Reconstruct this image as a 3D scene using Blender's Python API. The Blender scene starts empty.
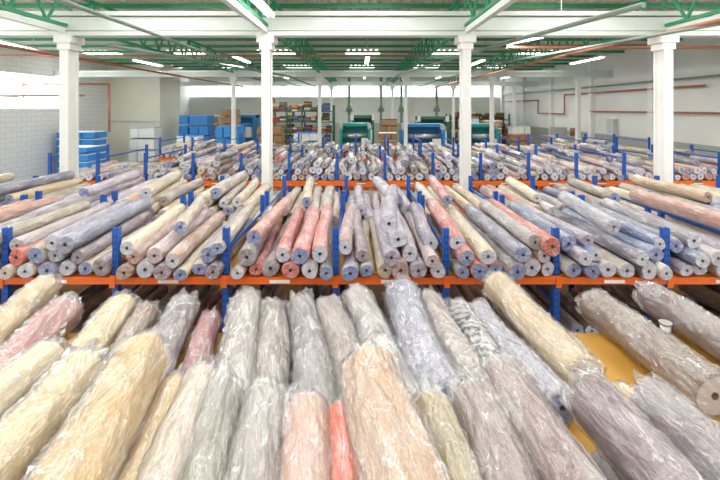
import bpy, math, random
from mathutils import Vector, Matrix, noise

scene = bpy.context.scene
rng = random.Random(11)
EYE = 4.2
SHELF = EYE - 1.97      # top storage level

# ------------------------------------------------------------------ materials
def new_mat(name):
    m = bpy.data.materials.new(name); m.use_nodes = True
    nt = m.node_tree
    return m, nt, nt.nodes['Principled BSDF']

def simple(name, col, rough=0.6, metal=0.0, nscale=6.0, namt=0.12, bump=0.0, emis=None, es=0.0):
    m, nt, b = new_mat(name)
    tc = nt.nodes.new('ShaderNodeTexCoord')
    nz = nt.nodes.new('ShaderNodeTexNoise'); nz.inputs['Scale'].default_value = nscale; nz.inputs['Detail'].default_value = 5
    nt.links.new(tc.outputs['Object'], nz.inputs['Vector'])
    mx = nt.nodes.new('ShaderNodeMix'); mx.data_type = 'RGBA'
    mx.inputs[6].default_value = (*[c*(1-namt*1.5) for c in col], 1)
    mx.inputs[7].default_value = (*[min(1, c*(1+namt)) for c in col], 1)
    nt.links.new(nz.outputs['Fac'], mx.inputs[0])
    nt.links.new(mx.outputs[2], b.inputs['Base Color'])
    b.inputs['Roughness'].default_value = rough
    b.inputs['Metallic'].default_value = metal
    if bump:
        bp = nt.nodes.new('ShaderNodeBump'); bp.inputs['Strength'].default_value = bump; bp.inputs['Distance'].default_value = 0.02
        nt.links.new(nz.outputs['Fac'], bp.inputs['Height']); nt.links.new(bp.outputs['Normal'], b.inputs['Normal'])
    if emis:
        b.inputs['Emission Color'].default_value = (*emis, 1); b.inputs['Emission Strength'].default_value = es
    return m

def brick_mat(name, c1, c2, mortar, scale=1.0):
    m, nt, b = new_mat(name)
    tc = nt.nodes.new('ShaderNodeTexCoord')
    cx = nt.nodes.new('ShaderNodeSeparateXYZ'); cb = nt.nodes.new('ShaderNodeCombineXYZ')
    nt.links.new(tc.outputs['Object'], cx.inputs[0])
    nt.links.new(cx.outputs['Y'], cb.inputs['X']); nt.links.new(cx.outputs['Z'], cb.inputs['Y'])
    br = nt.nodes.new('ShaderNodeTexBrick'); br.inputs['Scale'].default_value = scale
    br.inputs['Color1'].default_value = (*c1, 1); br.inputs['Color2'].default_value = (*c2, 1); br.inputs['Mortar'].default_value = (*mortar, 1)
    br.inputs['Brick Width'].default_value = 0.6; br.inputs['Row Height'].default_value = 0.25; br.inputs['Mortar Size'].default_value = 0.015
    nt.links.new(cb.outputs[0], br.inputs['Vector']); nt.links.new(br.outputs['Color'], b.inputs['Base Color'])
    b.inputs['Roughness'].default_value = 0.8
    return m

def two_tone_wall(name, top, low, zsplit):
    m, nt, b = new_mat(name)
    tc = nt.nodes.new('ShaderNodeTexCoord'); s = nt.nodes.new('ShaderNodeSeparateXYZ')
    nt.links.new(tc.outputs['Object'], s.inputs[0])
    gt = nt.nodes.new('ShaderNodeMath'); gt.operation = 'GREATER_THAN'; gt.inputs[1].default_value = zsplit
    nt.links.new(s.outputs['Z'], gt.inputs[0])
    mx = nt.nodes.new('ShaderNodeMix'); mx.data_type = 'RGBA'
    mx.inputs[6].default_value = (*low, 1); mx.inputs[7].default_value = (*top, 1)
    nt.links.new(gt.outputs[0], mx.inputs[0])
    nz = nt.nodes.new('ShaderNodeTexNoise'); nz.inputs['Scale'].default_value = 0.8; nz.inputs['Detail'].default_value = 6
    nt.links.new(tc.outputs['Object'], nz.inputs['Vector'])
    rp = nt.nodes.new('ShaderNodeMapRange'); rp.inputs['To Min'].default_value = 0.85; rp.inputs['To Max'].default_value = 1.05
    nt.links.new(nz.outputs['Fac'], rp.inputs['Value'])
    mu = nt.nodes.new('ShaderNodeVectorMath'); mu.operation = 'SCALE'
    nt.links.new(mx.outputs[2], mu.inputs[0]); nt.links.new(rp.outputs[0], mu.inputs['Scale'])
    nt.links.new(mu.outputs[0], b.inputs['Base Color']); b.inputs['Roughness'].default_value = 0.8
    return m

def creases(nt, uvscale, width=0.05, dist=0.5):
    """thin crease lines + broad haze of crumpled polythene"""
    uv = nt.nodes.new('ShaderNodeUVMap'); uv.uv_map = 'UVMap'
    mp = nt.nodes.new('ShaderNodeMapping'); mp.inputs['Scale'].default_value = uvscale
    nt.links.new(uv.outputs[0], mp.inputs[0])
    nz = nt.nodes.new('ShaderNodeTexNoise'); nz.inputs['Scale'].default_value = 1.5; nz.inputs['Detail'].default_value = 5
    nz.inputs['Distortion'].default_value = dist; nz.inputs['Roughness'].default_value = 0.6
    nt.links.new(mp.outputs[0], nz.inputs['Vector'])
    sb = nt.nodes.new('ShaderNodeMath'); sb.operation = 'SUBTRACT'; sb.inputs[1].default_value = 0.5
    ab = nt.nodes.new('ShaderNodeMath'); ab.operation = 'ABSOLUTE'
    nt.links.new(nz.outputs['Fac'], sb.inputs[0]); nt.links.new(sb.outputs[0], ab.inputs[0])
    mr = nt.nodes.new('ShaderNodeMapRange'); mr.inputs['From Max'].default_value = width
    mr.inputs['To Min'].default_value = 1; mr.inputs['To Max'].default_value = 0
    nt.links.new(ab.outputs[0], mr.inputs['Value'])
    n2 = nt.nodes.new('ShaderNodeTexNoise'); n2.inputs['Scale'].default_value = 0.9; n2.inputs['Detail'].default_value = 3
    nt.links.new(mp.outputs[0], n2.inputs['Vector'])
    hz = nt.nodes.new('ShaderNodeMapRange'); hz.inputs['From Min'].default_value = 0.4; hz.inputs['From Max'].default_value = 0.68
    nt.links.new(n2.outputs['Fac'], hz.inputs['Value'])
    ml = nt.nodes.new('ShaderNodeMath'); ml.operation = 'MULTIPLY'
    nt.links.new(mr.outputs[0], ml.inputs[0]); nt.links.new(hz.outputs[0], ml.inputs[1])
    return ml.outputs[0], hz.outputs[0], nz.outputs['Fac']

def combine(nt, line, haze, base, kl, kh):
    a = nt.nodes.new('ShaderNodeMath'); a.operation = 'MULTIPLY_ADD'; a.inputs[1].default_value = kl; a.inputs[2].default_value = base
    b = nt.nodes.new('ShaderNodeMath'); b.operation = 'MULTIPLY_ADD'; b.inputs[1].default_value = kh
    nt.links.new(line, a.inputs[0]); nt.links.new(haze, b.inputs[0]); nt.links.new(a.outputs[0], b.inputs[2])
    return b.outputs[0]

def wrapped_pile_mat(name):
    m, nt, b = new_mat(name)
    at = nt.nodes.new('ShaderNodeVertexColor'); at.layer_name = 'Col'
    line, haze, raw = creases(nt, (9, 3.2, 1), 0.05, 0.5)
    f = combine(nt, line, haze, 0.05, 0.40, 0.18)
    mx = nt.nodes.new('ShaderNodeMix'); mx.data_type = 'RGBA'; mx.inputs[7].default_value = (0.85, 0.85, 0.88, 1)
    nt.links.new(f, mx.inputs[0]); nt.links.new(at.outputs['Color'], mx.inputs[6])
    nt.links.new(mx.outputs[2], b.inputs['Base Color'])
    b.inputs['Roughness'].default_value = 0.4
    b.inputs['Coat Weight'].default_value = 1.0; b.inputs['Coat Roughness'].default_value = 0.14; b.inputs['Coat IOR'].default_value = 1.6
    bp = nt.nodes.new('ShaderNodeBump'); bp.inputs['Strength'].default_value = 1.0; bp.inputs['Distance'].default_value = 0.05
    nt.links.new(raw, bp.inputs['Height']); nt.links.new(bp.outputs['Normal'], b.inputs['Normal'])
    nt.links.new(bp.outputs['Normal'], b.inputs['Coat Normal'])
    return m

def fabric_mat(name, pattern=None):
    m, nt, b = new_mat(name)
    at = nt.nodes.new('ShaderNodeVertexColor'); at.layer_name = 'Col'
    uv = nt.nodes.new('ShaderNodeUVMap'); uv.uv_map = 'UVMap'
    col = at.outputs['Color']
    if pattern:
        mp = nt.nodes.new('ShaderNodeMapping'); nt.links.new(uv.outputs[0], mp.inputs[0])
        if pattern == 'chevron':
            w = nt.nodes.new('ShaderNodeTexWave'); w.wave_type = 'BANDS'; w.bands_direction = 'DIAGONAL'
            w.inputs['Scale'].default_value = 7; w.inputs['Distortion'].default_value = 5; w.inputs['Detail'].default_value = 1; w.inputs['Detail Scale'].default_value = 3
            fac = w.outputs['Fac']
        else:
            w = nt.nodes.new('ShaderNodeTexVoronoi'); w.feature = 'DISTANCE_TO_EDGE'; w.inputs['Scale'].default_value = 20
            fac = w.outputs['Distance']
        nt.links.new(mp.outputs[0], w.inputs['Vector'])
        cr = nt.nodes.new('ShaderNodeMapRange')
        cr.inputs['From Min'].default_value = 0.35 if pattern == 'chevron' else 0.08
        cr.inputs['From Max'].default_value = 0.6 if pattern == 'chevron' else 0.2
        nt.links.new(fac, cr.inputs['Value'])
        mx = nt.nodes.new('ShaderNodeMix'); mx.data_type = 'RGBA'
        mx.inputs[7].default_value = (0.06, 0.06, 0.08, 1) if pattern == 'chevron' else (0.20, 0.21, 0.30, 1)
        nt.links.new(cr.outputs[0], mx.inputs[0]); nt.links.new(col, mx.inputs[6]); col = mx.outputs[2]
    nz = nt.nodes.new('ShaderNodeTexNoise'); nz.inputs['Scale'].default_value = 45; nz.inputs['Detail'].default_value = 6
    nt.links.new(uv.outputs[0], nz.inputs['Vector'])
    rp = nt.nodes.new('ShaderNodeMapRange'); rp.inputs['To Min'].default_value = 0.72; rp.inputs['To Max'].default_value = 1.25
    nt.links.new(nz.outputs['Fac'], rp.inputs['Value'])
    mu = nt.nodes.new('ShaderNodeVectorMath'); mu.operation = 'SCALE'
    nt.links.new(col, mu.inputs[0]); nt.links.new(rp.outputs[0], mu.inputs['Scale'])
    nt.links.new(mu.outputs[0], b.inputs['Base Color']); b.inputs['Roughness'].default_value = 0.85
    b.inputs['Sheen Weight'].default_value = 0.1
    bp = nt.nodes.new('ShaderNodeBump'); bp.inputs['Strength'].default_value = 0.4; bp.inputs['Distance'].default_value = 0.006
    nt.links.new(nz.outputs['Fac'], bp.inputs['Height']); nt.links.new(bp.outputs['Normal'], b.inputs['Normal'])
    return m

def film_mat(name):
    """thin clear polythene: milky where creased, glossy sheen over the whole sheet"""
    m, nt, b = new_mat(name)
    line, haze, raw = creases(nt, (13, 3.4, 1), 0.035, 0.4)
    fac = combine(nt, line, haze, 0.06, 0.48, 0.13)
    b.inputs['Base Color'].default_value = (0.9, 0.9, 0.93, 1)
    b.inputs['Roughness'].default_value = 0.35
    bp = nt.nodes.new('ShaderNodeBump'); bp.inputs['Strength'].default_value = 0.9; bp.inputs['Distance'].default_value = 0.03
    nt.links.new(raw, bp.inputs['Height']); nt.links.new(bp.outputs['Normal'], b.inputs['Normal'])
    tr = nt.nodes.new('ShaderNodeBsdfTransparent')
    m1 = nt.nodes.new('ShaderNodeMixShader'); nt.links.new(fac, m1.inputs[0])
    nt.links.new(tr.outputs[0], m1.inputs[1]); nt.links.new(b.outputs[0], m1.inputs[2])
    gl = nt.nodes.new('ShaderNodeBsdfGlossy'); gl.inputs['Roughness'].default_value = 0.10
    nt.links.new(bp.outputs['Normal'], gl.inputs['Normal'])
    lw = nt.nodes.new('ShaderNodeLayerWeight'); lw.inputs['Blend'].default_value = 0.5
    pw = nt.nodes.new('ShaderNodeMath'); pw.operation = 'POWER'; pw.inputs[1].default_value = 2.6
    nt.links.new(lw.outputs['Facing'], pw.inputs[0])
    ma = nt.nodes.new('ShaderNodeMath'); ma.operation = 'MULTIPLY_ADD'; ma.inputs[1].default_value = 0.5; ma.inputs[2].default_value = 0.12
    nt.links.new(pw.outputs[0], ma.inputs[0])
    m2 = nt.nodes.new('ShaderNodeMixShader'); nt.links.new(ma.outputs[0], m2.inputs[0])
    nt.links.new(m1.outputs[0], m2.inputs[1]); nt.links.new(gl.outputs[0], m2.inputs[2])
    out = [n for n in nt.nodes if n.type == 'OUTPUT_MATERIAL'][0]
    nt.links.new(m2.outputs[0], out.inputs['Surface'])
    return m

M_pile = wrapped_pile_mat('polythene_wrapped_fabric')
M_fab = fabric_mat('woven_fabric')
M_chev = fabric_mat('chevron_fabric', 'chevron')
M_dam = fabric_mat('damask_fabric', 'damask')
M_film = film_mat('clear_polythene')
M_blue = simple('rack_blue_paint', (0.012, 0.10, 0.46), 0.4)
M_orange = simple('rack_orange_paint', (0.90, 0.17, 0.02), 0.45)
M_slot = simple('dark_slot', (0.01, 0.02, 0.06), 0.8)
M_label = simple('paper_label', (0.9, 0.9, 0.88), 0.7, namt=0.03)
M_ply = simple('yellow_plywood', (0.62, 0.33, 0.06), 0.6, nscale=3, namt=0.2, bump=0.1)
M_white = simple('white_painted_concrete', (0.86, 0.87, 0.85), 0.7, nscale=3, namt=0.06, bump=0.1)
M_beam = simple('pale_green_white_paint', (0.74, 0.80, 0.76), 0.6, nscale=2, namt=0.06)
M_green = simple('green_steel_paint', (0.04, 0.30, 0.15), 0.5)
M_roof = simple('roof_sheet', (0.70, 0.68, 0.56), 0.6, nscale=1, namt=0.15)
M_floor = simple('concrete_floor', (0.42, 0.41, 0.39), 0.5, nscale=1.2, namt=0.15)
M_brick = brick_mat('white_painted_brick', (0.9, 0.9, 0.88), (0.86, 0.87, 0.86), (0.72, 0.74, 0.74))
M_rwall = two_tone_wall('right_wall_paint', (0.86, 0.87, 0.84), (0.42, 0.46, 0.42), 2.7)
M_bwall = two_tone_wall('back_wall_paint', (0.78, 0.81, 0.77), (0.5, 0.53, 0.48), 2.7)
M_jog = simple('cream_wall_paint', (0.84, 0.82, 0.70), 0.8, nscale=1, namt=0.06)
M_glass = simple('daylit_glass', (0.9, 0.95, 1), 0.3, emis=(0.95, 0.98, 1.0), es=5.0, namt=0.02)
M_frame = simple('window_frame_paint', (0.6, 0.65, 0.65), 0.5)
M_tube = simple('fluorescent_tube', (1, 1, 1), 0.3, emis=(1, 0.98, 0.94), es=9, namt=0.0)
M_fill = simple('added_fill_glow', (0.95, 0.95, 0.9), 0.4, emis=(1, 0.98, 0.94), es=5.4, namt=0.0)  # emission for the added fill panels under the roof
M_pipe = simple('rust_red_pipe', (0.42, 0.16, 0.10), 0.5)
M_gpipe = simple('grey_green_pipe', (0.25, 0.33, 0.28), 0.5)
M_metal = simple('galvanised_metal', (0.6, 0.6, 0.6), 0.3, metal=0.8)
M_teal = simple('teal_machine_paint', (0.02, 0.38, 0.38), 0.4)
M_mblue = simple('blue_machine_paint', (0.03, 0.27, 0.6), 0.4)
M_dgreen = simple('dark_green_machine_paint', (0.03, 0.13, 0.08), 0.5)
M_card = simple('brown_cardboard', (0.42, 0.25, 0.12), 0.8)
M_black = simple('dark_rubber', (0.03, 0.03, 0.035), 0.6)
M_bplas = simple('blue_plastic_sheet', (0.03, 0.28, 0.75), 0.35, bump=0.6, nscale=8)
m, nt, b = new_mat('coloured_cloth'); at = nt.nodes.new('ShaderNodeVertexColor'); at.layer_name = 'Col'
nt.links.new(at.outputs['Color'], b.inputs['Base Color']); b.inputs['Roughness'].default_value = 0.8; M_col = m

# ------------------------------------------------------------------ mesh builder
class MB:
    def __init__(s): s.v = []; s.f = []; s.m = []; s.c = []; s.uv = []; s.sm = []; s.mats = []
    def mi(s, mat):
        if mat not in s.mats: s.mats.append(mat)
        return s.mats.index(mat)
    def face(s, idx, mat, col=(0.5, 0.5, 0.5), uvs=None, smooth=False):
        s.f.append(idx); s.m.append(s.mi(mat)); s.c.append(col); s.uv.append(uvs or [(0, 0)]*len(idx)); s.sm.append(smooth)
    def box(s, c, d, mat, col=(0.5, 0.5, 0.5), rz=0.0, R=None):
        b = len(s.v); R = R or Matrix.Rotation(rz, 3, 'Z')
        for sx in (-.5, .5):
            for sy in (-.5, .5):
                for sz in (-.5, .5):
                    s.v.append(tuple(Vector(c) + R @ Vector((sx*d[0], sy*d[1], sz*d[2]))))
        for q in ((0,1,3,2),(4,6,7,5),(0,4,5,1),(2,3,7,6),(0,2,6,4),(1,5,7,3)):
            s.face([b+i for i in q], mat, col)
    def bar(s, p0, p1, w, h, mat, col=(0.5,0.5,0.5)):
        p0, p1 = Vector(p0), Vector(p1); d = p1-p0; L = d.length
        R = d.to_track_quat('Y', 'Z').to_matrix()
        s.box((p0+p1)/2, (w, L, h), mat, col, R=R)
    def cyl(s, p0, p1, r, mat, n=12, col=(0.5,0.5,0.5), r2=None):
        p0, p1 = Vector(p0), Vector(p1); R = (p1-p0).to_track_quat('Z', 'Y').to_matrix(); b = len(s.v)
        r2 = r if r2 is None else r2
        for p, rr in ((p0, r), (p1, r2)):
            for i in range(n):
                a = 2*math.pi*i/n; s.v.append(tuple(p + R @ Vector((rr*math.cos(a), rr*math.sin(a), 0))))
        for i in range(n):
            j = (i+1) % n; s.face([b+i, b+j, b+n+j, b+n+i], mat, col, smooth=True)
        s.face([b+i for i in range(n)][::-1], mat, col); s.face([b+n+i for i in range(n)], mat, col)
    def tube_path(s, pts, r, mat, n=8):
        for a, c in zip(pts[:-1], pts[1:]): s.cyl(a, c, r, mat, n)
    def build(s, name, parent=None):
        me = bpy.data.meshes.new(name + '_mesh'); me.from_pydata(s.v, [], s.f)
        for mt in s.mats: me.materials.append(mt)
        me.polygons.foreach_set('material_index', s.m); me.polygons.foreach_set('use_smooth', s.sm)
        ca = me.color_attributes.new('Col', 'FLOAT_COLOR', 'CORNER')
        fl = []; uvf = []
        for f, c, u in zip(s.f, s.c, s.uv):
            for k in range(len(f)): fl += [c[0], c[1], c[2], 1.0]; uvf += [u[k][0], u[k][1]]
        ca.data.foreach_set('color', fl)
        ul = me.uv_layers.new(name='UVMap'); ul.data.foreach_set('uv', uvf)
        me.update()
        o = bpy.data.objects.new(name, me); scene.collection.objects.link(o)
        if parent: o.parent = parent
        return o

def srgb(r, g, b):
    f = lambda c: ((c/255)/12.92 if c/255 < 0.04045 else (((c/255)+0.055)/1.055)**2.4)
    return (f(r), f(g), f(b))

def vivid(c, s=1.25, v=1.12):
    l = 0.3*c[0]+0.59*c[1]+0.11*c[2]
    return tuple(max(0.01, min(0.95, (l+(x-l)*s)*v)) for x in c)

def bend(t, seed, L):
    return Vector((noise.noise(Vector((t*1.6, seed, 0)))*0.05*min(1, L), 0, noise.noise(Vector((t*1.6, seed, 9)))*0.025*min(1, L)))

def lump(a, t, L, wob, seed, ecc):
    return 1.0 + wob*2.2*noise.noise(Vector((math.cos(a)*1.3, math.sin(a)*1.3, t*L*2.2+seed*5.1))) + ecc*math.cos(2*a+seed)*0.5

def roll(mb, p0, p1, r, col, mat, n=20, rings=8, endcol=None, wob=0.02, seed=0.0, ecc=0.05, bow=1.0):
    """fabric roll wound on a cardboard core. p0 = near end, p1 = far end"""
    p0, p1 = Vector(p0), Vector(p1); d = p1-p0; L = d.length
    R = d.to_track_quat('Z', 'Y').to_matrix(); base = len(mb.v)
    endcol = endcol or tuple(0.45*c+0.55*w for c, w in zip(col, (0.75, 0.77, 0.86)))
    core = r*0.19; uo = seed*1.37 % 7
    secs = [(0.10/L, core*0.85), (0.0, core), (0.0, r*0.88), (0.02/L, r)]
    for k in range(1, rings): secs.append((k/rings, r))
    secs += [(1-0.02/L, r), (1.0, r*0.88), (1.0, core), (1-0.10/L, core*0.85)]
    for t, rr in secs:
        outer = rr > core*1.5
        c = p0 + d*t + bend(t, seed, L)*bow
        for i in range(n):
            a = 2*math.pi*i/n
            k = lump(a, t, L, wob, seed, ecc) if outer else 1.0
            mb.v.append(tuple(c + R @ Vector((rr*k*math.cos(a), rr*k*math.sin(a), 0))))
    S = len(secs); card = (0.34, 0.25, 0.17)
    for q in range(S-1):
        cc = col
        if q in (0, S-2): cc = card
        elif q in (1, S-3): cc = endcol
        v0, v1 = secs[q][0]*L, secs[q+1][0]*L
        if q in (1, S-3): v0, v1 = 0, r
        for i in range(n):
            j = (i+1) % n; u0, u1 = i/n*6.28*r, (i+1)/n*6.28*r
            mb.face([base+q*n+i, base+q*n+j, base+(q+1)*n+j, base+(q+1)*n+i], mat, cc,
                    [(u0+uo, v0+uo), (u1+uo, v0+uo), (u1+uo, v1+uo), (u0+uo, v1+uo)], smooth=(2 <= q <= S-4))
    for s_ in (0, S-1):
        mb.face([base+s_*n+i for i in range(n)], mat, (0.10, 0.08, 0.07))

def film(mb, p0, p1, r, seed, rseed, wob, ecc, n=52, rings=50, tail0=0.05, tail1=0.1):
    p0, p1 = Vector(p0), Vector(p1); d = (p1-p0); L = d.length; dn = d/L
    R = d.to_track_quat('Z', 'Y').to_matrix(); base = len(mb.v); uo = seed*2.1 % 5
    ts = [-tail0, -tail0*0.5, 0.0] + [L*k/rings for k in range(1, rings)] + [L] + [L+tail1*k/6 for k in range(1, 7)]
    for t in ts:
        if t < 0: k0 = 1.0 - 0.35*(-t/tail0)
        elif t > L: k0 = 1.0 - 0.65*((t-L)/tail1)**1.2
        else: k0 = 1.0
        inside = 0 <= t <= L
        tn = min(1, max(0, t/L))
        bd = bend(tn, rseed, L)
        for i in range(n):
            a = 2*math.pi*i/n; ca, sa = math.cos(a), math.sin(a)
            lm = lump(a, tn, L, wob, rseed, ecc)
            w = noise.noise(Vector((ca*2.2, sa*2.2, t*3.5+seed*3.3)))
            q = Vector((math.cos(a+t*1.1)*3.4, math.sin(a+t*1.1)*3.4, t*3.0+seed))
            rd = 1-abs(noise.noise(q))*2.2; rd = max(0, rd)**2.5
            q2 = Vector((ca*6.5, sa*6.5, t*6+seed*2)); rd2 = max(0, 1-abs(noise.noise(q2))*2.4)**3
            if inside: rr = r*lm*(1.03 + 0.06*max(0, w) + 0.16*rd + 0.07*rd2)
            else: rr = r*lm*k0*(1.04 + 0.32*w + 0.24*rd)
            dz = w*0.10 if not inside else 0
            mb.v.append(tuple(p0 + bd + dn*(t+dz) + R @ Vector((rr*ca, rr*sa, 0))))
    for q in range(len(ts)-1):
        for i in range(n):
            j = (i+1) % n
            mb.face([base+q*n+i, base+q*n+j, base+(q+1)*n+j, base+(q+1)*n+i], M_film, (1, 1, 1),
                    [(i/n*6.28*r+uo, ts[q]+uo), ((i+1)/n*6.28*r+uo, ts[q]+uo), ((i+1)/n*6.28*r+uo, ts[q+1]+uo), (i/n*6.28*r+uo, ts[q+1]+uo)], smooth=True)

# ------------------------------------------------------------------ room shell
XL, XR, YB, YF, ZR = -17.0, 14.0, 40.0, -4.0, EYE+3.05
mb = MB(); mb.box(((XL+XR)/2, (YB+YF)/2, -0.1), (XR-XL, YB-YF, 0.2), M_floor); mb.build('floor')

mb = MB()   # corrugated roof sheet
px = XL; pitch = 0.3
pts = []
while px <= XR+0.001:
    pts += [(px, 0.0), (px+0.09, 0.0), (px+0.13, 0.05), (px+0.22, 0.05), (px+0.26, 0.0)]; px += pitch
b0 = len(mb.v)
for x, z in pts: mb.v.append((x, YF, ZR+z)); mb.v.append((x, YB, ZR+z))
for i in range(len(pts)-1):
    mb.face([b0+2*i, b0+2*i+1, b0+2*i+3, b0+2*i+2], M_roof)
mb.box(((XL+XR)/2, (YB+YF)/2, ZR+0.12), (XR-XL, YB-YF, 0.05), M_roof)
mb.build('ceiling')

WY1 = 23.2
mb = MB(); 
z0, z1 = EYE-0.05, EYE+1.75
mb.box((XL-0.1, (YF+YB)/2, z0/2), (0.2, YB-YF, z0), M_brick)
mb.box((XL-0.1, (YF+YB)/2, (z1+ZR)/2), (0.2, YB-YF, ZR-z1), M_brick)
mb.box((XL-0.1, (WY1+40)/2, (z0+z1)/2), (0.2, 40-WY1, z1-z0), M_brick)
mb.box((XL-0.1, -2, (z0+z1)/2), (0.2, 4, z1-z0), M_brick)
mb.build('wall_left')
def window(name, x0, x1, y0, y1, za, zb, nx, nz, axis):
    m_ = MB()
    if axis == 'Y':
        m_.box((x0, (y0+y1)/2, (za+zb)/2), (0.02, y1-y0, zb-za), M_glass)
        for i in range(nx+1): m_.box((x0, y0+(y1-y0)*i/nx, (za+zb)/2), (0.1, 0.05, zb-za), M_frame)
        for i in range(nz+1): m_.box((x0, (y0+y1)/2, za+(zb-za)*i/nz), (0.1, y1-y0, 0.05), M_frame)
    else:
        m_.box(((x0+x1)/2, y0, (za+zb)/2), (x1-x0, 0.02, zb-za), M_glass)
        for i in range(nx+1): m_.box((x0+(x1-x0)*i/nx, y0, (za+zb)/2), (0.06, 0.1, zb-za), M_frame)
        for i in range(nz+1): m_.box(((x0+x1)/2, y0, za+(zb-za)*i/nz), (x1-x0, 0.1, 0.05), M_frame)
    return m_.build(name)
window('window_1', XL-0.1, 0, 0, WY1, z0, z1, 16, 3, 'Y')

mb = MB(); w0, w1 = EYE+1.1, EYE+2.3
mb.box(((XL+XR)/2, YB+0.1, w0/2), (XR-XL, 0.2, w0), M_bwall)
mb.box(((XL+XR)/2, YB+0.1, (w1+ZR)/2), (XR-XL, 0.2, ZR-w1), M_bwall)
mb.build('wall_back')
window('window_2', XL, XR, YB+0.1, 0, w0, w1, 24, 1, 'X')
mb = MB(); mb.box((XR+0.1, (YB+YF)/2, ZR/2), (0.2, YB-YF, ZR), M_rwall)
mb.build('wall_right')
mb = MB()
for y in range(2, 40, 5): mb.box((XR-0.12, y+2.0, ZR/2), (0.24, 0.35, ZR), M_white)
mb.box((XR-0.05, 18, EYE+1.55), (0.1, 44, 0.25), M_white)
mb.build('trim_1')
mb = MB(); mb.box((-15.25, 28.5, ZR/2), (3.5, 3.0, ZR), M_jog); mb.build('wall_partition')
mb = MB(); mb.box((-15.25, 26.97, 3.3), (3.5, 0.05, 0.12), M_frame); mb.box((-14.6, 26.96, 1.1), (1.2, 0.06, 2.2), M_gpipe); mb.box((-14.15, 26.92, 1.1), (0.05, 0.06, 0.15), M_metal); mb.build('door_1')

# ------------------------------------------------------------------ structure
CX = [-11.85, -7.05, -2.25, 2.55, 7.35, 12.15]
def column(x, y, big=True):
    m_ = MB(); w, dp = (0.21, 0.36) if big else (0.18, 0.25); top = EYE+1.72
    if big and abs(x) < 3: w -= 0.02
    m_.box((x, y, top/2), (w-0.03, dp*0.55, top), M_white)
    m_.box((x, y-dp/2+0.04, top/2), (w, 0.08, top), M_white)
    m_.box((x, y+dp/2-0.04, top/2), (w, 0.08, top), M_white)
    m_.box((x, y, top-0.08), (w+0.22, dp+0.1, 0.16), M_white)
    m_.box((x, y, top-0.24), (w+0.1, dp+0.04, 0.16), M_white)
    m_.box((x, y, 0.15), (w+0.12, dp+0.12, 0.3), M_white)
    m_.build('concrete_column')
for x in CX[1:5]: column(x, 9.7)
for x in CX[1:]: column(x, 22.3, False)
for x in CX[1:]: column(x, 31.5, False)

mb = MB()
for y in (9.7, 22.3, 31.5):
    zc, hh = (EYE+2.02, 0.58) if y < 10 else (EYE+1.9, 0.34)
    mb.box(((XL+XR)/2, y, zc), (XR-XL, 0.22, hh*0.55), M_beam)
    mb.box(((XL+XR)/2, y, zc-hh/2+0.05), (XR-XL, 0.34, 0.1), M_beam)
    mb.box(((XL+XR)/2, y, zc+hh/2-0.05), (XR-XL, 0.34, 0.1), M_beam)
mb.build('ceiling_crossbeam')
for x in CX[1:5]:
    mb = MB(); zb, zt = EYE+1.98, EYE+2.78
    mb.box((x, 2.8, EYE+1.84), (0.12, 13.4, 0.12), M_beam)
    for z in (zb, zt):
        mb.box((x, 18, z), (0.10, 43, 0.07), M_green)
    y = -3.0; up = True
    while y < 38.5:
        a, c = (zb, zt) if up else (zt, zb)
        mb.bar((x, y, a), (x, y+0.5, c), 0.05, 0.05, M_green); y += 0.5; up = not up
    mb.build('lattice_roof_truss')
mb = MB(); y = -3.5
while y < 39.5:
    mb.box(((XL+XR)/2, y, ZR-0.07), (XR-XL, 0.07, 0.12), M_green); y += 1.9
mb.build('roof_purlins')
mb = MB()
for y in (-2.55, 1.25, 5.05, 6.95, 8.85, 10.4, 22.0, 29.6):  # glowing panels added under the roof to brighten the rolls and their film
    for x in (-14.4, -9.4, -4.6, 0.15, 4.95, 9.8):
        mb.box((x, y, ZR-0.005), (1.9, 1.4, 0.012), M_fill)
mb.build('added_fill_panels')

# pipes and conduits
mb = MB()
mb.tube_path([(4.54, 6.4, EYE+1.65), (3.33, 11.1, EYE+1.6), (1.94, 19.4, EYE+1.65), (1.2, 38, EYE+1.65)], 0.05, M_gpipe)
mb.tube_path([(6.6, 4.0, EYE+1.55), (6.2, 12, EYE+1.6), (5.8, 38, EYE+1.65)], 0.04, M_pipe)
mb.tube_path([(7.0, 5.0, EYE+1.5), (5.0, 14, EYE+1.6), (4.0, 38, EYE+1.6)], 0.035, M_gpipe)
mb.tube_path([(-4.6, 4.0, EYE+1.65), (-4.6, 38, EYE+1.65)], 0.04, M_gpipe)
mb.tube_path([(-9.2, 9.0, EYE+1.6), (-9.0, 38, EYE+1.65)], 0.05, M_pipe)
mb.tube_path([(-6.6, 10.5, EYE+1.65), (-3.6, 20, EYE+1.6), (-3.2, 38, EYE+1.6)], 0.05, M_gpipe)
mb.tube_path([(4.6, 12.5, EYE+1.9), (13.9, 12.5, EYE+1.9)], 0.05, M_pipe)
mb.tube_path([(-16.9, 14.5, EYE+1.9), (2.2, 14.5, EYE+1.9)], 0.04, M_pipe)
mb.tube_path([(-16.9, 20, EYE+1.2), (-12.6, 20.1, EYE+1.2), (-12.6, 20.1, EYE-1.2)], 0.05, M_pipe)
mb.tube_path([(-16.9, 17.6, EYE+0.55), (-12.2, 17.7, EYE+0.55)], 0.04, M_pipe)
mb.build('ceiling_pipes')
mb = MB()
mb.tube_path([(13.8, 16, EYE+0.9), (13.8, 27, EYE+0.9), (13.8, 27, EYE-0.4), (13.8, 31, EYE-0.4), (13.8, 31, EYE+0.6), (13.8, 38, EYE+0.6)], 0.05, M_pipe)
mb.tube_path([(13.8, 12, EYE-0.2), (13.8, 24, EYE-0.2), (13.8, 24, EYE+1.3)], 0.045, M_pipe)
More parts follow.
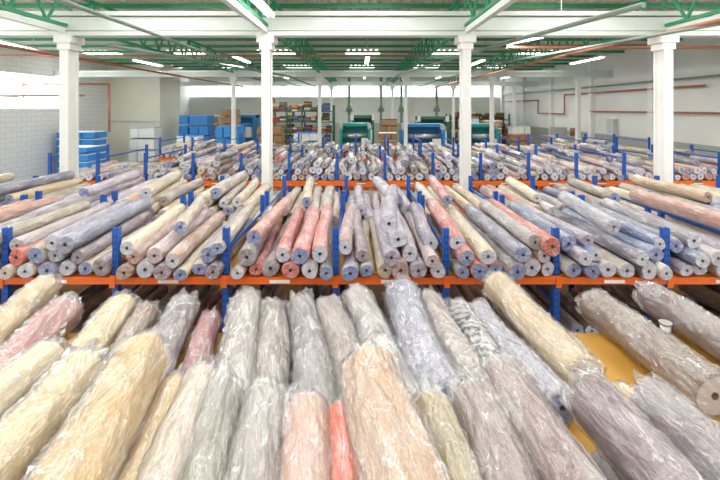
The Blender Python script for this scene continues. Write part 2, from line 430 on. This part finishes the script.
mb.tube_path([(13.75, 13, EYE+1.25), (13.75, 39, EYE+1.25)], 0.05, M_gpipe)
mb.box((13.85, 22, EYE-1.0), (0.2, 0.6, 0.8), M_frame)
mb.build('wall_conduits')

def fixture(x, y, z, L=2.4, rz=0.0):
    m_ = MB(); R = Matrix.Rotation(rz, 3, 'Z'); c = Vector((x, y, z))
    m_.box(c+Vector((0, 0, 0.05)), (0.18, L, 0.05), M_label, R=R)
    m_.box(c+Vector((0, 0, 0.085)), (0.10, L*0.97, 0.04), M_label, R=R)
    for s_ in (-0.05, 0.05):
        o = R @ Vector((s_, 0, 0)); dd = R @ Vector((0, L*0.48, 0))
        m_.cyl(c+o-dd, c+o+dd, 0.022, M_tube, 8)
    for s_ in (-0.4, 0.4):
        o = R @ Vector((0, L*s_, 0)); m_.cyl(c+o+Vector((0, 0, 0.1)), (c+o).to_tuple()[:2]+(ZR-0.05,), 0.008, M_metal, 6)
    ob = m_.build('fluorescent_light')
    ld = bpy.data.lights.new('tube_glow', 'AREA'); ld.shape = 'RECTANGLE'; ld.size = 0.16; ld.size_y = L; ld.energy = 62 if y < 9 else 95; ld.color = (1, 0.96, 0.90)
    lo = bpy.data.objects.new('tube_glow', ld); scene.collection.objects.link(lo); lo.parent = ob
    lo.location = (x, y, z-0.03); lo.rotation_euler = (0, 0, rz)
for (x, y, rz) in [(5.0, 11.6, 0.43), (-11.1, 12.9, 0.2), (-1.95, 7.6, 0), (9.5, 6.5, 0), (8.2, 7.9, -0.9), (-2.0, 1.5, 0), (2.6, 1.5, 0), (5.5, 3.5, 0), (-6.0, 3.5, 0),
                   (-4.9, 16.5, 0.0), (0.3, 17, 0), (5.2, 18, 0), (9.6, 17, 0), (-9.5, 18, 0), (-4.9, 26, 0), (0.3, 26, 0), (5.2, 26, 0), (9.6, 26, 0), (0, 35, 0), (6, 35, 0), (-8, 35, 0)]:
    fixture(x, y, EYE+2.0 if y > 4 else EYE+2.3, 2.4, rz)

# ------------------------------------------------------------------ racks
PAL = [(202,184,152),(187,172,148),(217,204,175),(158,148,146),(136,130,138),(180,144,124),(198,142,122),(120,120,145),
       (105,96,101),(183,177,180),(154,123,116),(208,195,183),(140,127,108),(163,168,190),(103,114,155),(196,108,88),(178,113,111),(132,111,132),(206,178,134),(184,172,192)]
PAL = [srgb(*c) for c in PAL]
SALMON = [srgb(*c) for c in [(205,98,80),(192,90,84),(204,132,112),(184,146,124),(150,140,146),(196,108,98)]]
BLUES = [srgb(*c) for c in [(88,108,160),(118,134,176),(150,156,186),(175,175,188),(106,99,120),(198,186,174)]]
BEIGE = [srgb(*c) for c in [(208,186,144),(200,178,138),(186,169,140),(215,200,170),(164,151,138),(190,160,128)]]
LILAC = [srgb(*c) for c in [(174,162,180),(154,142,164),(190,172,176),(144,126,136),(198,184,164),(182,144,138)]]
LOWPAL = [srgb(*c) for c in [(120,60,50),(160,50,40),(70,65,70),(110,95,85),(160,130,100),(80,75,90),(200,150,100),(60,50,50)]]

def upright(m_, x, y, ztop, slots=False, s=0.75):
    m_.box((x, y-0.03, ztop/2), (0.09*s, 0.012, ztop), M_blue)
    m_.box((x-0.04*s, y, ztop/2), (0.012, 0.07, ztop), M_blue)
    m_.box((x+0.04*s, y, ztop/2), (0.012, 0.07, ztop), M_blue)
    m_.box((x, y, 0.01), (0.15, 0.13, 0.02), M_blue)
    if slots:
        z = SHELF-0.75
        while z < ztop-0.03:
            for sx in (-0.016, 0.016): m_.box((x+sx, y-0.0365, z), (0.01, 0.003, 0.026), M_slot)
            z += 0.075

def beam(m_, x0, x1, y, z, h=0.085):
    m_.box(((x0+x1)/2, y, z), (x1-x0, 0.05, h), M_orange)
    m_.box(((x0+x1)/2, y-0.005, z+h*0.32), (x1-x0, 0.06, h*0.3), M_orange)

def rack(name, xs, ys, levels, top_extra, slots=False, rail=0.8, bh=0.085):
    m_ = MB(); y0, y1 = ys[0], ys[-1]; ztop = levels[-1]+top_extra
    for x in xs:
        for i, y in enumerate(ys): upright(m_, x, y, ztop, slots and i == 0)
        for a, c in zip(ys[:-1], ys[1:]):
            for z in [levels[-1]+top_extra*rail] + [l-0.35 for l in levels]:
                m_.box((x, (a+c)/2, z), (0.022, c-a, 0.035), M_blue)
            m_.bar((x, a, levels[-1]-0.4), (x, c, 0.3), 0.03, 0.03, M_blue)
    for z in levels:
        for y in ys: beam(m_, xs[0], xs[-1], y-0.055 if y == ys[0] else y, z-bh*0.6, bh)
        m_.box(((xs[0]+xs[-1])/2, (y0+y1)/2, z-0.015), (xs[-1]-xs[0], y1-y0, 0.02), M_ply)
        for x in xs:
            m_.box((x, y0-0.09, z-0.06), (0.065, 0.01, 0.14), M_orange)
        for a, c in zip(xs[:-1], xs[1:]):
            m_.box(((a+c)/2, y0-0.088, z-0.05), (0.24, 0.004, 0.055), M_label)
    return m_.build(name)

def stack(m_, x0, x1, y0, y1, z, layers, pal, rmin=0.08, rmax=0.112, n=14, rings=5, yaw=0.0, drop=0.25, ej=0.12, loose=0):
    """rolls resting on a deck, each layer in the valleys of the one beneath, outer ones against the uprights"""
    row = []; x = x0
    while True:
        r = rng.uniform(rmin, rmax)
        if x + 2*r > x1: break
        row.append((x+r, z+r, r)); x += 2*r+0.004
    g = (x1-x)/len(row); row = [(a+g*(i+0.5), b_, c) for i, (a, b_, c) in enumerate(row)]
    allr = [(a, b_, c, 0) for a, b_, c in row]
    for L in range(1, layers):
        nxt = []
        if L >= 2:
            xa, za, ra = row[0]; r = rng.uniform(rmin, rmax); ex = x0+r
            if abs(xa-ex) < ra+r and xa-ex > 0.4*r: nxt.append((ex, za+math.sqrt((ra+r)**2-(xa-ex)**2)*0.7, r))
        for (xa, za, ra), (xb, zb, rb) in zip(row[:-1], row[1:]):
            if abs(xb-xa) > 0.30: continue
            if rng.random() < drop*(L-0.5): continue
            r = rng.uniform(rmin, rmax)
            A, B = ra+r, rb+r; dx, dz = xb-xa, zb-za; D = math.hypot(dx, dz)
            if D >= A+B: continue
            t = (A*A-B*B+D*D)/(2*D); h = math.sqrt(max(0, A*A-t*t))
            cx = xa+dx/D*t - dz/D*h; cz = za+dz/D*t + dx/D*h
            if nxt and math.hypot(cx-nxt[-1][0], cz-nxt[-1][1]) < (r+nxt[-1][2])*0.9: continue
            nxt.append((cx, cz, r))
        if L >= 2:
            xa, za, ra = row[-1]; r = rng.uniform(rmin, rmax); ex = x1-r
            if abs(xa-ex) < ra+r and ex-xa > 0.4*r: nxt.append((ex, za+math.sqrt((ra+r)**2-(xa-ex)**2)*0.7, r))
        allr += [(a, b_, c, L) for a, b_, c in nxt]
        if len(nxt) > 1: row = nxt
        else: break
    top = max(a[1]+a[2] for a in allr)
    for k in range(loose):
        r = rng.uniform(rmin, rmax); cx = rng.uniform(x0+0.3, x1-0.3); allr.append((cx, top+r*0.6, r, 9))
    Lm = (y1-y0)/2
    for (cx, cz, r, L) in allr:
        j = rng.uniform(-ej, ej*0.4); j2 = rng.uniform(-ej*2.2, ej*0.5)
        yw = yaw + rng.uniform(-0.012, 0.012)
        if L == 1: yw += rng.uniform(-0.025, 0.025)
        if L in (2, 3): yw += rng.uniform(-0.045, 0.045); j += rng.uniform(-0.02, 0.2)
        if L == 9: yw += rng.uniform(-0.11, 0.11); j += rng.uniform(0, 0.3)
        col = rng.choice(pal); k = rng.uniform(0.75, 1.08); col = tuple(min(1, c*k) for c in col)
        u = rng.random()
        if u < 0.2: ec = srgb(115, 132, 185)
        elif u < 0.55: ec = vivid(col, 1.15, 1.0)
        else: ec = srgb(198, 200, 216)
        sl = rng.uniform(0, 0.03) if L else 0
        roll(m_, (cx-math.tan(yw)*Lm, y0+j, cz), (cx+math.tan(yw)*Lm, y1+j2, cz+sl), r, col, M_pile, n=n, rings=rings, endcol=ec, wob=0.07, seed=rng.uniform(0, 99), ecc=0.13)

# rack 1
XS1 = [-8.11+1.304*i for i in range(13)]
Y1 = 4.76
rack('pallet_rack', XS1, [Y1, 6.55, 6.85, 8.4], [0.35, 1.05, SHELF], 0.55, slots=True, rail=0.5)
for a, c in zip(XS1[:-1], XS1[1:]):
    cxm = (a+c)/2
    pal = rng.choice([PAL, PAL, LILAC]); pb = rng.choice([PAL, LILAC, BEIGE, PAL]); nf = 3
    if abs(cxm+0.85) < 0.3: pal = SALMON; pb = BEIGE; nf = 2
    elif abs(cxm-3.05) < 0.3: pal = BLUES+LILAC[:2]
    elif abs(cxm-1.74) < 0.3: pal = PAL[:8]+SALMON[:2]; pb = BEIGE+SALMON[:3]
    elif abs(cxm+3.45) < 0.3: pal = BLUES[1:]+LILAC+SALMON[:1]; pb = BEIGE+SALMON[:2]
    elif abs(cxm+2.15) < 0.3: pal = PAL[:6]+LILAC; pb = BEIGE
    yaw = -0.02 + (0.0 if cxm > 0 else -0.05) + rng.uniform(-0.02, 0.02)
    mb = MB()
    stack(mb, a+0.05, c-0.05, Y1-0.12, 6.6, SHELF, nf, pal, n=16, rings=8, yaw=yaw*0.7, drop=0.2, loose=rng.choice([0, 1, 1]))
    mb.build('fabric_roll_pile')
    mb = MB()
    stack(mb, a+0.05, c-0.05, 6.65, 8.5, SHELF, 2 if cxm > -1.2 else 3, pb, n=14, rings=6, yaw=yaw*0.7, drop=0.08, loose=rng.choice([0, 1]) if cxm > -1.2 else 1)
    mb.build('fabric_roll_pile')
    mb = MB()
    stack(mb, a+0.08, c-0.06, Y1+0.02+rng.uniform(0, .3), 6.45, 1.05, rng.choice([3, 4]), LOWPAL+PAL[:5], n=14, rings=4, drop=0.2)
    mb.build('fabric_roll_pile')
# rack 2
XS2 = [-8.45+1.304*i for i in range(16)]
rack('pallet_rack', XS2, [10.9, 13.4], [0.35, 1.05, SHELF], 0.75, bh=0.12)
for a, c in zip(XS2[:-1], XS2[1:]):
    lo = a < -6.5
    mb = MB()
    stack(mb, a+0.05, c-0.05, 10.85, 12.2, SHELF, 1 if lo else rng.choice([2, 3]), rng.choice([PAL, LILAC, PAL]), n=12, rings=4, drop=0.12, loose=0 if lo else 1, ej=0.06)
    stack(mb, a+0.05, c-0.05, 12.45, 13.6, SHELF, 1 if lo else rng.choice([2, 3, 4]), rng.choice([PAL, BEIGE, PAL, LILAC]), n=10, rings=3, drop=0.1, loose=0 if lo else 1)
    stack(mb, a+0.05, c-0.05, 10.9, 12.6, 1.05, rng.choice([3, 4]), LOWPAL+PAL[:8], n=10, rings=3, drop=0.15)
    mb.build('fabric_roll_pile')
# rack 3
XS3 = [-8.0+1.304*i for i in range(16)]
rack('pallet_rack', XS3, [16.0, 18.2], [1.05, SHELF], 0.8, bh=0.12)
for a, c in zip(XS3[:-1], XS3[1:]):
    mb = MB()
    stack(mb, a+0.05, c-0.05, 15.9, 17.3, SHELF, rng.choice([2, 3]), PAL, n=10, rings=3, drop=0.12, loose=rng.choice([0, 1]))
    stack(mb, a+0.05, c-0.05, 17.3, 18.4, SHELF, rng.choice([1, 2, 3]), PAL, n=8, rings=2, drop=0.12, loose=rng.choice([0, 1]))
    mb.build('fabric_roll_pile')

# foreground rack
XS0 = [-3.52, -2.2, -0.9, 0.41, 1.71, 3.01, 4.32]
m_ = MB()
for x in XS0:
    for y in (0.3, 3.38): upright(m_, x, y, SHELF-0.02)
    for z in (0.5, 1.6): m_.box((x, 1.85, z), (0.03, 3.1, 0.045), M_blue)
for z in (1.05, SHELF):
    for y in (0.3, 1.3, 2.3, 3.45): beam(m_, XS0[0], XS0[-1], y, z-0.07)
    for i in range(6):
        m_.box(((XS0[i]+XS0[i+1])/2, 1.88, z-0.012), (1.29, 3.24, 0.024), M_ply)
m_.build('pallet_rack')

# ------------------------------------------------------------------ individual foreground rolls
E = EYE
FG = [
 ((-2.80,2.50,E-1.80),(-3.10,3.96,E-1.80),.135,(204,184,148),0,1),
 ((-2.35,2.10,E-1.82),(-2.60,3.55,E-1.82),.13,(178,126,126),0,1),
 ((-1.84,1.10,E-1.55),(-1.96,2.50,E-1.58),.12,(212,198,168),0,1),
 ((-1.90,2.20,E-1.83),(-2.18,3.70,E-1.83),.12,(216,200,162),0,1),
 ((-1.57,2.20,E-1.85),(-1.92,3.62,E-1.85),.10,(150,124,110),0,1),
 ((-1.30,2.20,E-1.83),(-1.66,3.68,E-1.83),.12,(134,126,128),0,1),
 ((-1.02,2.20,E-1.86),(-1.31,3.50,E-1.86),.09,(162,94,104),0,1),
 ((-0.72,2.16,E-1.81),(-1.06,3.68,E-1.81),.135,(168,160,158),0,1),
 ((-0.46,2.16,E-1.83),(-0.79,3.60,E-1.83),.125,(138,128,122),0,1),
 ((-0.21,2.16,E-1.81),(-0.53,3.62,E-1.81),.135,(134,126,128),0,1),
 ((0.05,2.16,E-1.82),(-0.27,3.62,E-1.82),.13,(142,130,122),0,1),
 ((0.31,2.16,E-1.81),(-0.01,3.76,E-1.81),.135,(172,166,166),0,1),
 ((0.50,2.40,E-1.80),(0.37,3.88,E-1.80),.15,(176,176,194),2,1),
 ((0.76,2.45,E-1.84),(0.66,3.80,E-1.84),.115,(172,162,158),0,1),
 ((0.99,2.60,E-1.83),(0.87,3.66,E-1.83),.10,(200,198,200),1,1),
 ((1.24,2.42,E-1.83),(1.07,3.62,E-1.83),.115,(184,180,194),2,1),
 ((1.49,2.62,E-1.78),(1.33,3.98,E-1.78),.14,(204,182,150),0,1),
 ((2.24,2.52,E-1.82),(2.18,3.75,E-1.82),.135,(140,120,112),0,1),
 ((2.83,2.60,E-1.82),(2.82,3.85,E-1.82),.135,(128,112,112),0,1),
 ((-1.00,0.90,E-1.40),(-1.24,2.30,E-1.42),.145,(200,170,116),0,1),
 ((-1.42,0.90,E-1.52),(-1.64,2.38,E-1.54),.12,(210,192,156),0,1),
 ((-0.80,0.90,E-1.54),(-1.03,2.22,E-1.56),.10,(202,178,140),0,1),
 ((-0.66,0.85,E-1.44),(-0.90,2.24,E-1.50),.085,(198,186,172),0,1),
 ((-0.52,0.90,E-1.55),(-0.76,2.16,E-1.55),.11,(146,140,130),0,1),
 ((-0.30,0.90,E-1.55),(-0.54,2.12,E-1.55),.11,(152,144,142),0,1),
 ((-0.09,0.90,E-1.56),(-0.31,2.06,E-1.56),.11,(198,164,152),0,1),
 ((0.09,0.90,E-1.58),(-0.11,2.05,E-1.58),.088,(230,108,80),0,1),
 ((0.24,0.90,E-1.46),(0.07,2.20,E-1.42),.145,(190,160,134),0,1),
 ((0.44,0.90,E-1.58),(0.34,2.06,E-1.56),.105,(166,152,118),0,1),
 ((0.62,0.90,E-1.56),(0.58,2.13,E-1.55),.112,(138,118,114),0,1),
 ((0.91,0.90,E-1.52),(0.80,2.28,E-1.52),.12,(144,122,120),0,1),
 ((1.34,0.90,E-1.54),(1.20,2.10,E-1.54),.12,(130,110,118),0,1),
 ((1.66,0.90,E-1.56),(1.54,2.14,E-1.56),.12,(144,132,138),0,1),
]
mats = [M_fab, M_chev, M_dam]
for i, (p0, p1, r, c, ft, wr) in enumerate(FG):
    mb = MB(); cc = vivid(srgb(*c), 1.18, 0.92)
    ec = srgb(140, 146, 200) if ft == 2 else None
    roll(mb, p0, p1, r, cc, mats[ft], n=36, rings=18, wob=0.05, seed=i*3.7+1, endcol=ec, ecc=0.10)
    if wr: film(mb, p0, p1, r, i*1.9+0.5, i*3.7+1, 0.05, 0.10, tail0=0.05, tail1=rng.uniform(0.08, 0.17))
    mb.build('fabric_roll')
mb = MB(); x = -2.3; i = 0
while x < 1.85:
    r = rng.uniform(0.125, 0.14)
    col = srgb(*rng.choice([(150,145,140),(190,180,165),(140,125,120),(170,160,155)]))
    roll(mb, (x+0.1, 0.75, SHELF+r), (x-0.02, 2.08+rng.uniform(-.05,.02), SHELF+r), r, col, M_pile, n=20, rings=8, seed=i+50.0); x += 2*r+0.01; i += 1
mb.build('fabric_roll_pile')
for (x, y) in ((2.52, 3.3), (-2.44, 3.25)):
    mb = MB(); mb.cyl((x, y, SHELF), (x, y, SHELF+0.19), 0.04, M_metal, 16); mb.cyl((x, y, SHELF+0.19), (x, y, SHELF+0.205), 0.047, M_metal, 16)
    mb.build('metal_post')

# ------------------------------------------------------------------ far machinery and goods
def crate_stack(name, x, y, w, d, h, mat, band, nl):
    m_ = MB(); m_.box((x, y, 0.07), (w, d, 0.03), M_card)
    for sx in (-.42, 0, .42): m_.box((x+sx*w, y, 0.03), (0.1, d, 0.06), M_card)
    lh = (h-0.1)/nl
    for k in range(nl):
        for c in range(3):
            jx = rng.uniform(-.03, .03)
            m_.box((x-w/2+w*(c+.5)/3+jx, y+jx, 0.1+lh*(k+.5)), (w/3*0.92, d*0.95, lh*0.8), mat)
        m_.box((x, y, 0.1+lh*(k+1)-lh*0.08), (w*0.96, d*0.9, lh*0.14), band)
    m_.build(name)
crate_stack('blue_crate_stack', -15.6, 22.5, 2.1, 1.2, 2.9, M_bplas, M_label, 7)
crate_stack('blue_crate_stack', -13.9, 20.0, 1.3, 1.2, 2.3, M_bplas, M_label, 6)
crate_stack('wrapped_pallet', -13.6, 25.4, 1.6, 1.0, 3.0, M_label, M_frame, 4)
crate_stack('blue_crate_stack', -11.6, 28.5, 2.0, 1.4, 3.7, M_bplas, M_mblue, 5)
crate_stack('blue_crate_stack', -8.1, 25.0, 1.4, 1.4, 3.1, M_bplas, M_mblue, 4)
crate_stack('carton_stack', -9.2, 28.5, 1.1, 1.0, 4.1, M_card, M_pipe, 8)
crate_stack('wrapped_pallet', -10.2, 24.0, 1.2, 1.0, 2.6, M_label, M_bplas, 4)
crate_stack('carton_stack', -12.9, 34, 1.5, 1.0, 3.6, M_card, M_label, 5)
crate_stack('carton_stack', 9.6, 29.2, 1.2, 1.0, 3.3, M_card, M_label, 6)
crate_stack('carton_stack', 2.1, 29.2, 1.2, 1.0, 3.4, M_card, M_black, 7)
crate_stack('wrapped_pallet', 11.6, 29.2, 1.3, 1.0, 2.9, M_label, M_frame, 4)
crate_stack('wrapped_pallet', 7.9, 29.2, 1.3, 1.0, 3.5, M_frame, M_gpipe, 4)
crate_stack('carton_stack', -5.6, 25.2, 1.5, 1.2, 3.0, M_card, M_pipe, 6)
crate_stack('carton_stack', 1.7, 24.6, 1.1, 1.0, 2.7, M_card, M_label, 6)
crate_stack('wrapped_pallet', -3.3, 24.6, 1.4, 1.0, 2.7, M_label, M_bplas, 5)
crate_stack('carton_stack', 9.8, 24.6, 1.2, 1.0, 2.6, M_card, M_pipe, 6)

def machine(name, x, y, w, d, h, mat, acc):
    m_ = MB()
    for sx in (-1, 1):
        m_.box((x+sx*w*0.46, y, h*0.45), (w*0.08, d, h*0.9), mat)
        m_.box((x+sx*w*0.46, y, h*0.94), (w*0.10, d*0.7, h*0.12), acc)
    m_.box((x, y+d*0.3, h*0.75), (w*0.9, d*0.2, h*0.4), mat)
    m_.box((x, y, h*0.97), (w*1.02, d*0.5, h*0.06), mat)
    m_.box((x, y, 0.25), (w*0.9, d*0.9, 0.5), M_dgreen)
    for k in range(4):
        m_.cyl((x-w*0.44, y-d*0.35+0.05*k, h*(0.25+0.17*k)), (x+w*0.44, y-d*0.35+0.05*k, h*(0.25+0.17*k)), h*0.05, acc if k % 2 else M_metal, 12)
    m_.box((x+w*0.3, y-d*0.5, h*0.6), (w*0.2, 0.1, h*0.25), M_label)
    m_.build(name)
machine('textile_machine', -0.3, 25.5, 1.9, 2.0, 3.25, M_teal, M_metal)
machine('textile_machine', 3.9, 25.5, 2.6, 2.2, 3.2, M_mblue, M_metal)
machine('textile_machine', 7.6, 25.5, 1.9, 2.0, 3.2, M_teal, M_metal)
machine('textile_machine', 0.2, 29.0, 1.6, 1.8, 3.7, M_dgreen, M_frame)
machine('textile_machine', 5.2, 29.0, 2.2, 1.8, 3.6, M_dgreen, M_frame)
machine('textile_machine', -10.2, 34.8, 2.6, 2.0, 3.6, M_mblue, M_bplas)

def shelving(x0, x1, y, h, n):
    mb = MB()
    for k in range(n):
        xx = x0+(x1-x0)*k/(n-1); mb.box((xx, y-0.7, h/2), (0.1, 0.1, h), M_dgreen); mb.box((xx, y+0.7, h/2), (0.1, 0.1, h), M_dgreen)
    for k in range(int(h/0.76)+1):
        z = 0.15+k*0.76; mb.box(((x0+x1)/2, y, z), (x1-x0, 1.5, 0.06), M_dgreen)
        xx = x0+0.12
        while xx < x1-0.4:
            w = rng.uniform(0.3, 0.55); zz = z+0.03
            for q in range(rng.randint(3, 6)):
                t = rng.uniform(0.09, 0.13)
                mb.box((xx+w/2, y-0.1, zz+t/2), (w*0.95, 1.1, t*0.92), M_col, srgb(*rng.choice([(70,80,60),(120,90,50),(50,60,70),(180,120,60),(90,65,50),(170,60,50),(100,120,95),(200,185,150),(70,100,160)]))); zz += t
            xx += w+0.03
    mb.build('cloth_shelving')
shelving(-6.3, -1.9, 29.0, 4.4, 5)
shelving(7.6, 12.6, 34.5, 3.7, 5)
crate_stack('carton_stack', -7.9, 34.5, 1.0, 1.2, 5.1, M_card, M_pipe, 9)

mb = MB()
for (x, y) in ((-0.9, 33.4), (1.75, 33.4), (3.45, 33.4), (6.4, 33.4)):
    mb.cyl((x, y, 0), (x, y, ZR-0.15), 0.11, M_gpipe, 12)
    mb.cyl((x, y, 3.9), (x, y, 4.6), 0.3, M_gpipe, 12, r2=0.11)
mb.build('exhaust_ducts')
mb = MB(); mb.box((12.2, 24, 2.5), (2.2, 1.2, 0.08), M_metal)
for sx in (-1, 1):
    for sy in (-.5, .5): mb.box((12.2+sx, 24+sy, 1.25), (0.08, 0.08, 2.5), M_metal)
mb.box((11.9, 24, 2.8), (0.7, 0.7, 0.5), M_metal); mb.cyl((12.8, 24, 2.54), (12.8, 24, 3.0), 0.2, M_pipe)
mb.build('inspection_bench')

# ------------------------------------------------------------------ light and camera
w = bpy.data.worlds.new('daylight'); scene.world = w; w.use_nodes = True
bg = w.node_tree.nodes['Background']; bg.inputs[0].default_value = (1.0, 0.98, 0.95, 1); bg.inputs[1].default_value = 1.2

cd = bpy.data.cameras.new('camera'); cam = bpy.data.objects.new('camera', cd); scene.collection.objects.link(cam)
cam.location = (0, 0, EYE); cam.rotation_euler = (math.radians(90), 0, 0)
cd.sensor_width = 36; cd.lens = 20; cd.shift_y = -132/720; cd.clip_start = 0.05
scene.camera = cam
scene.view_settings.view_transform = 'Standard'
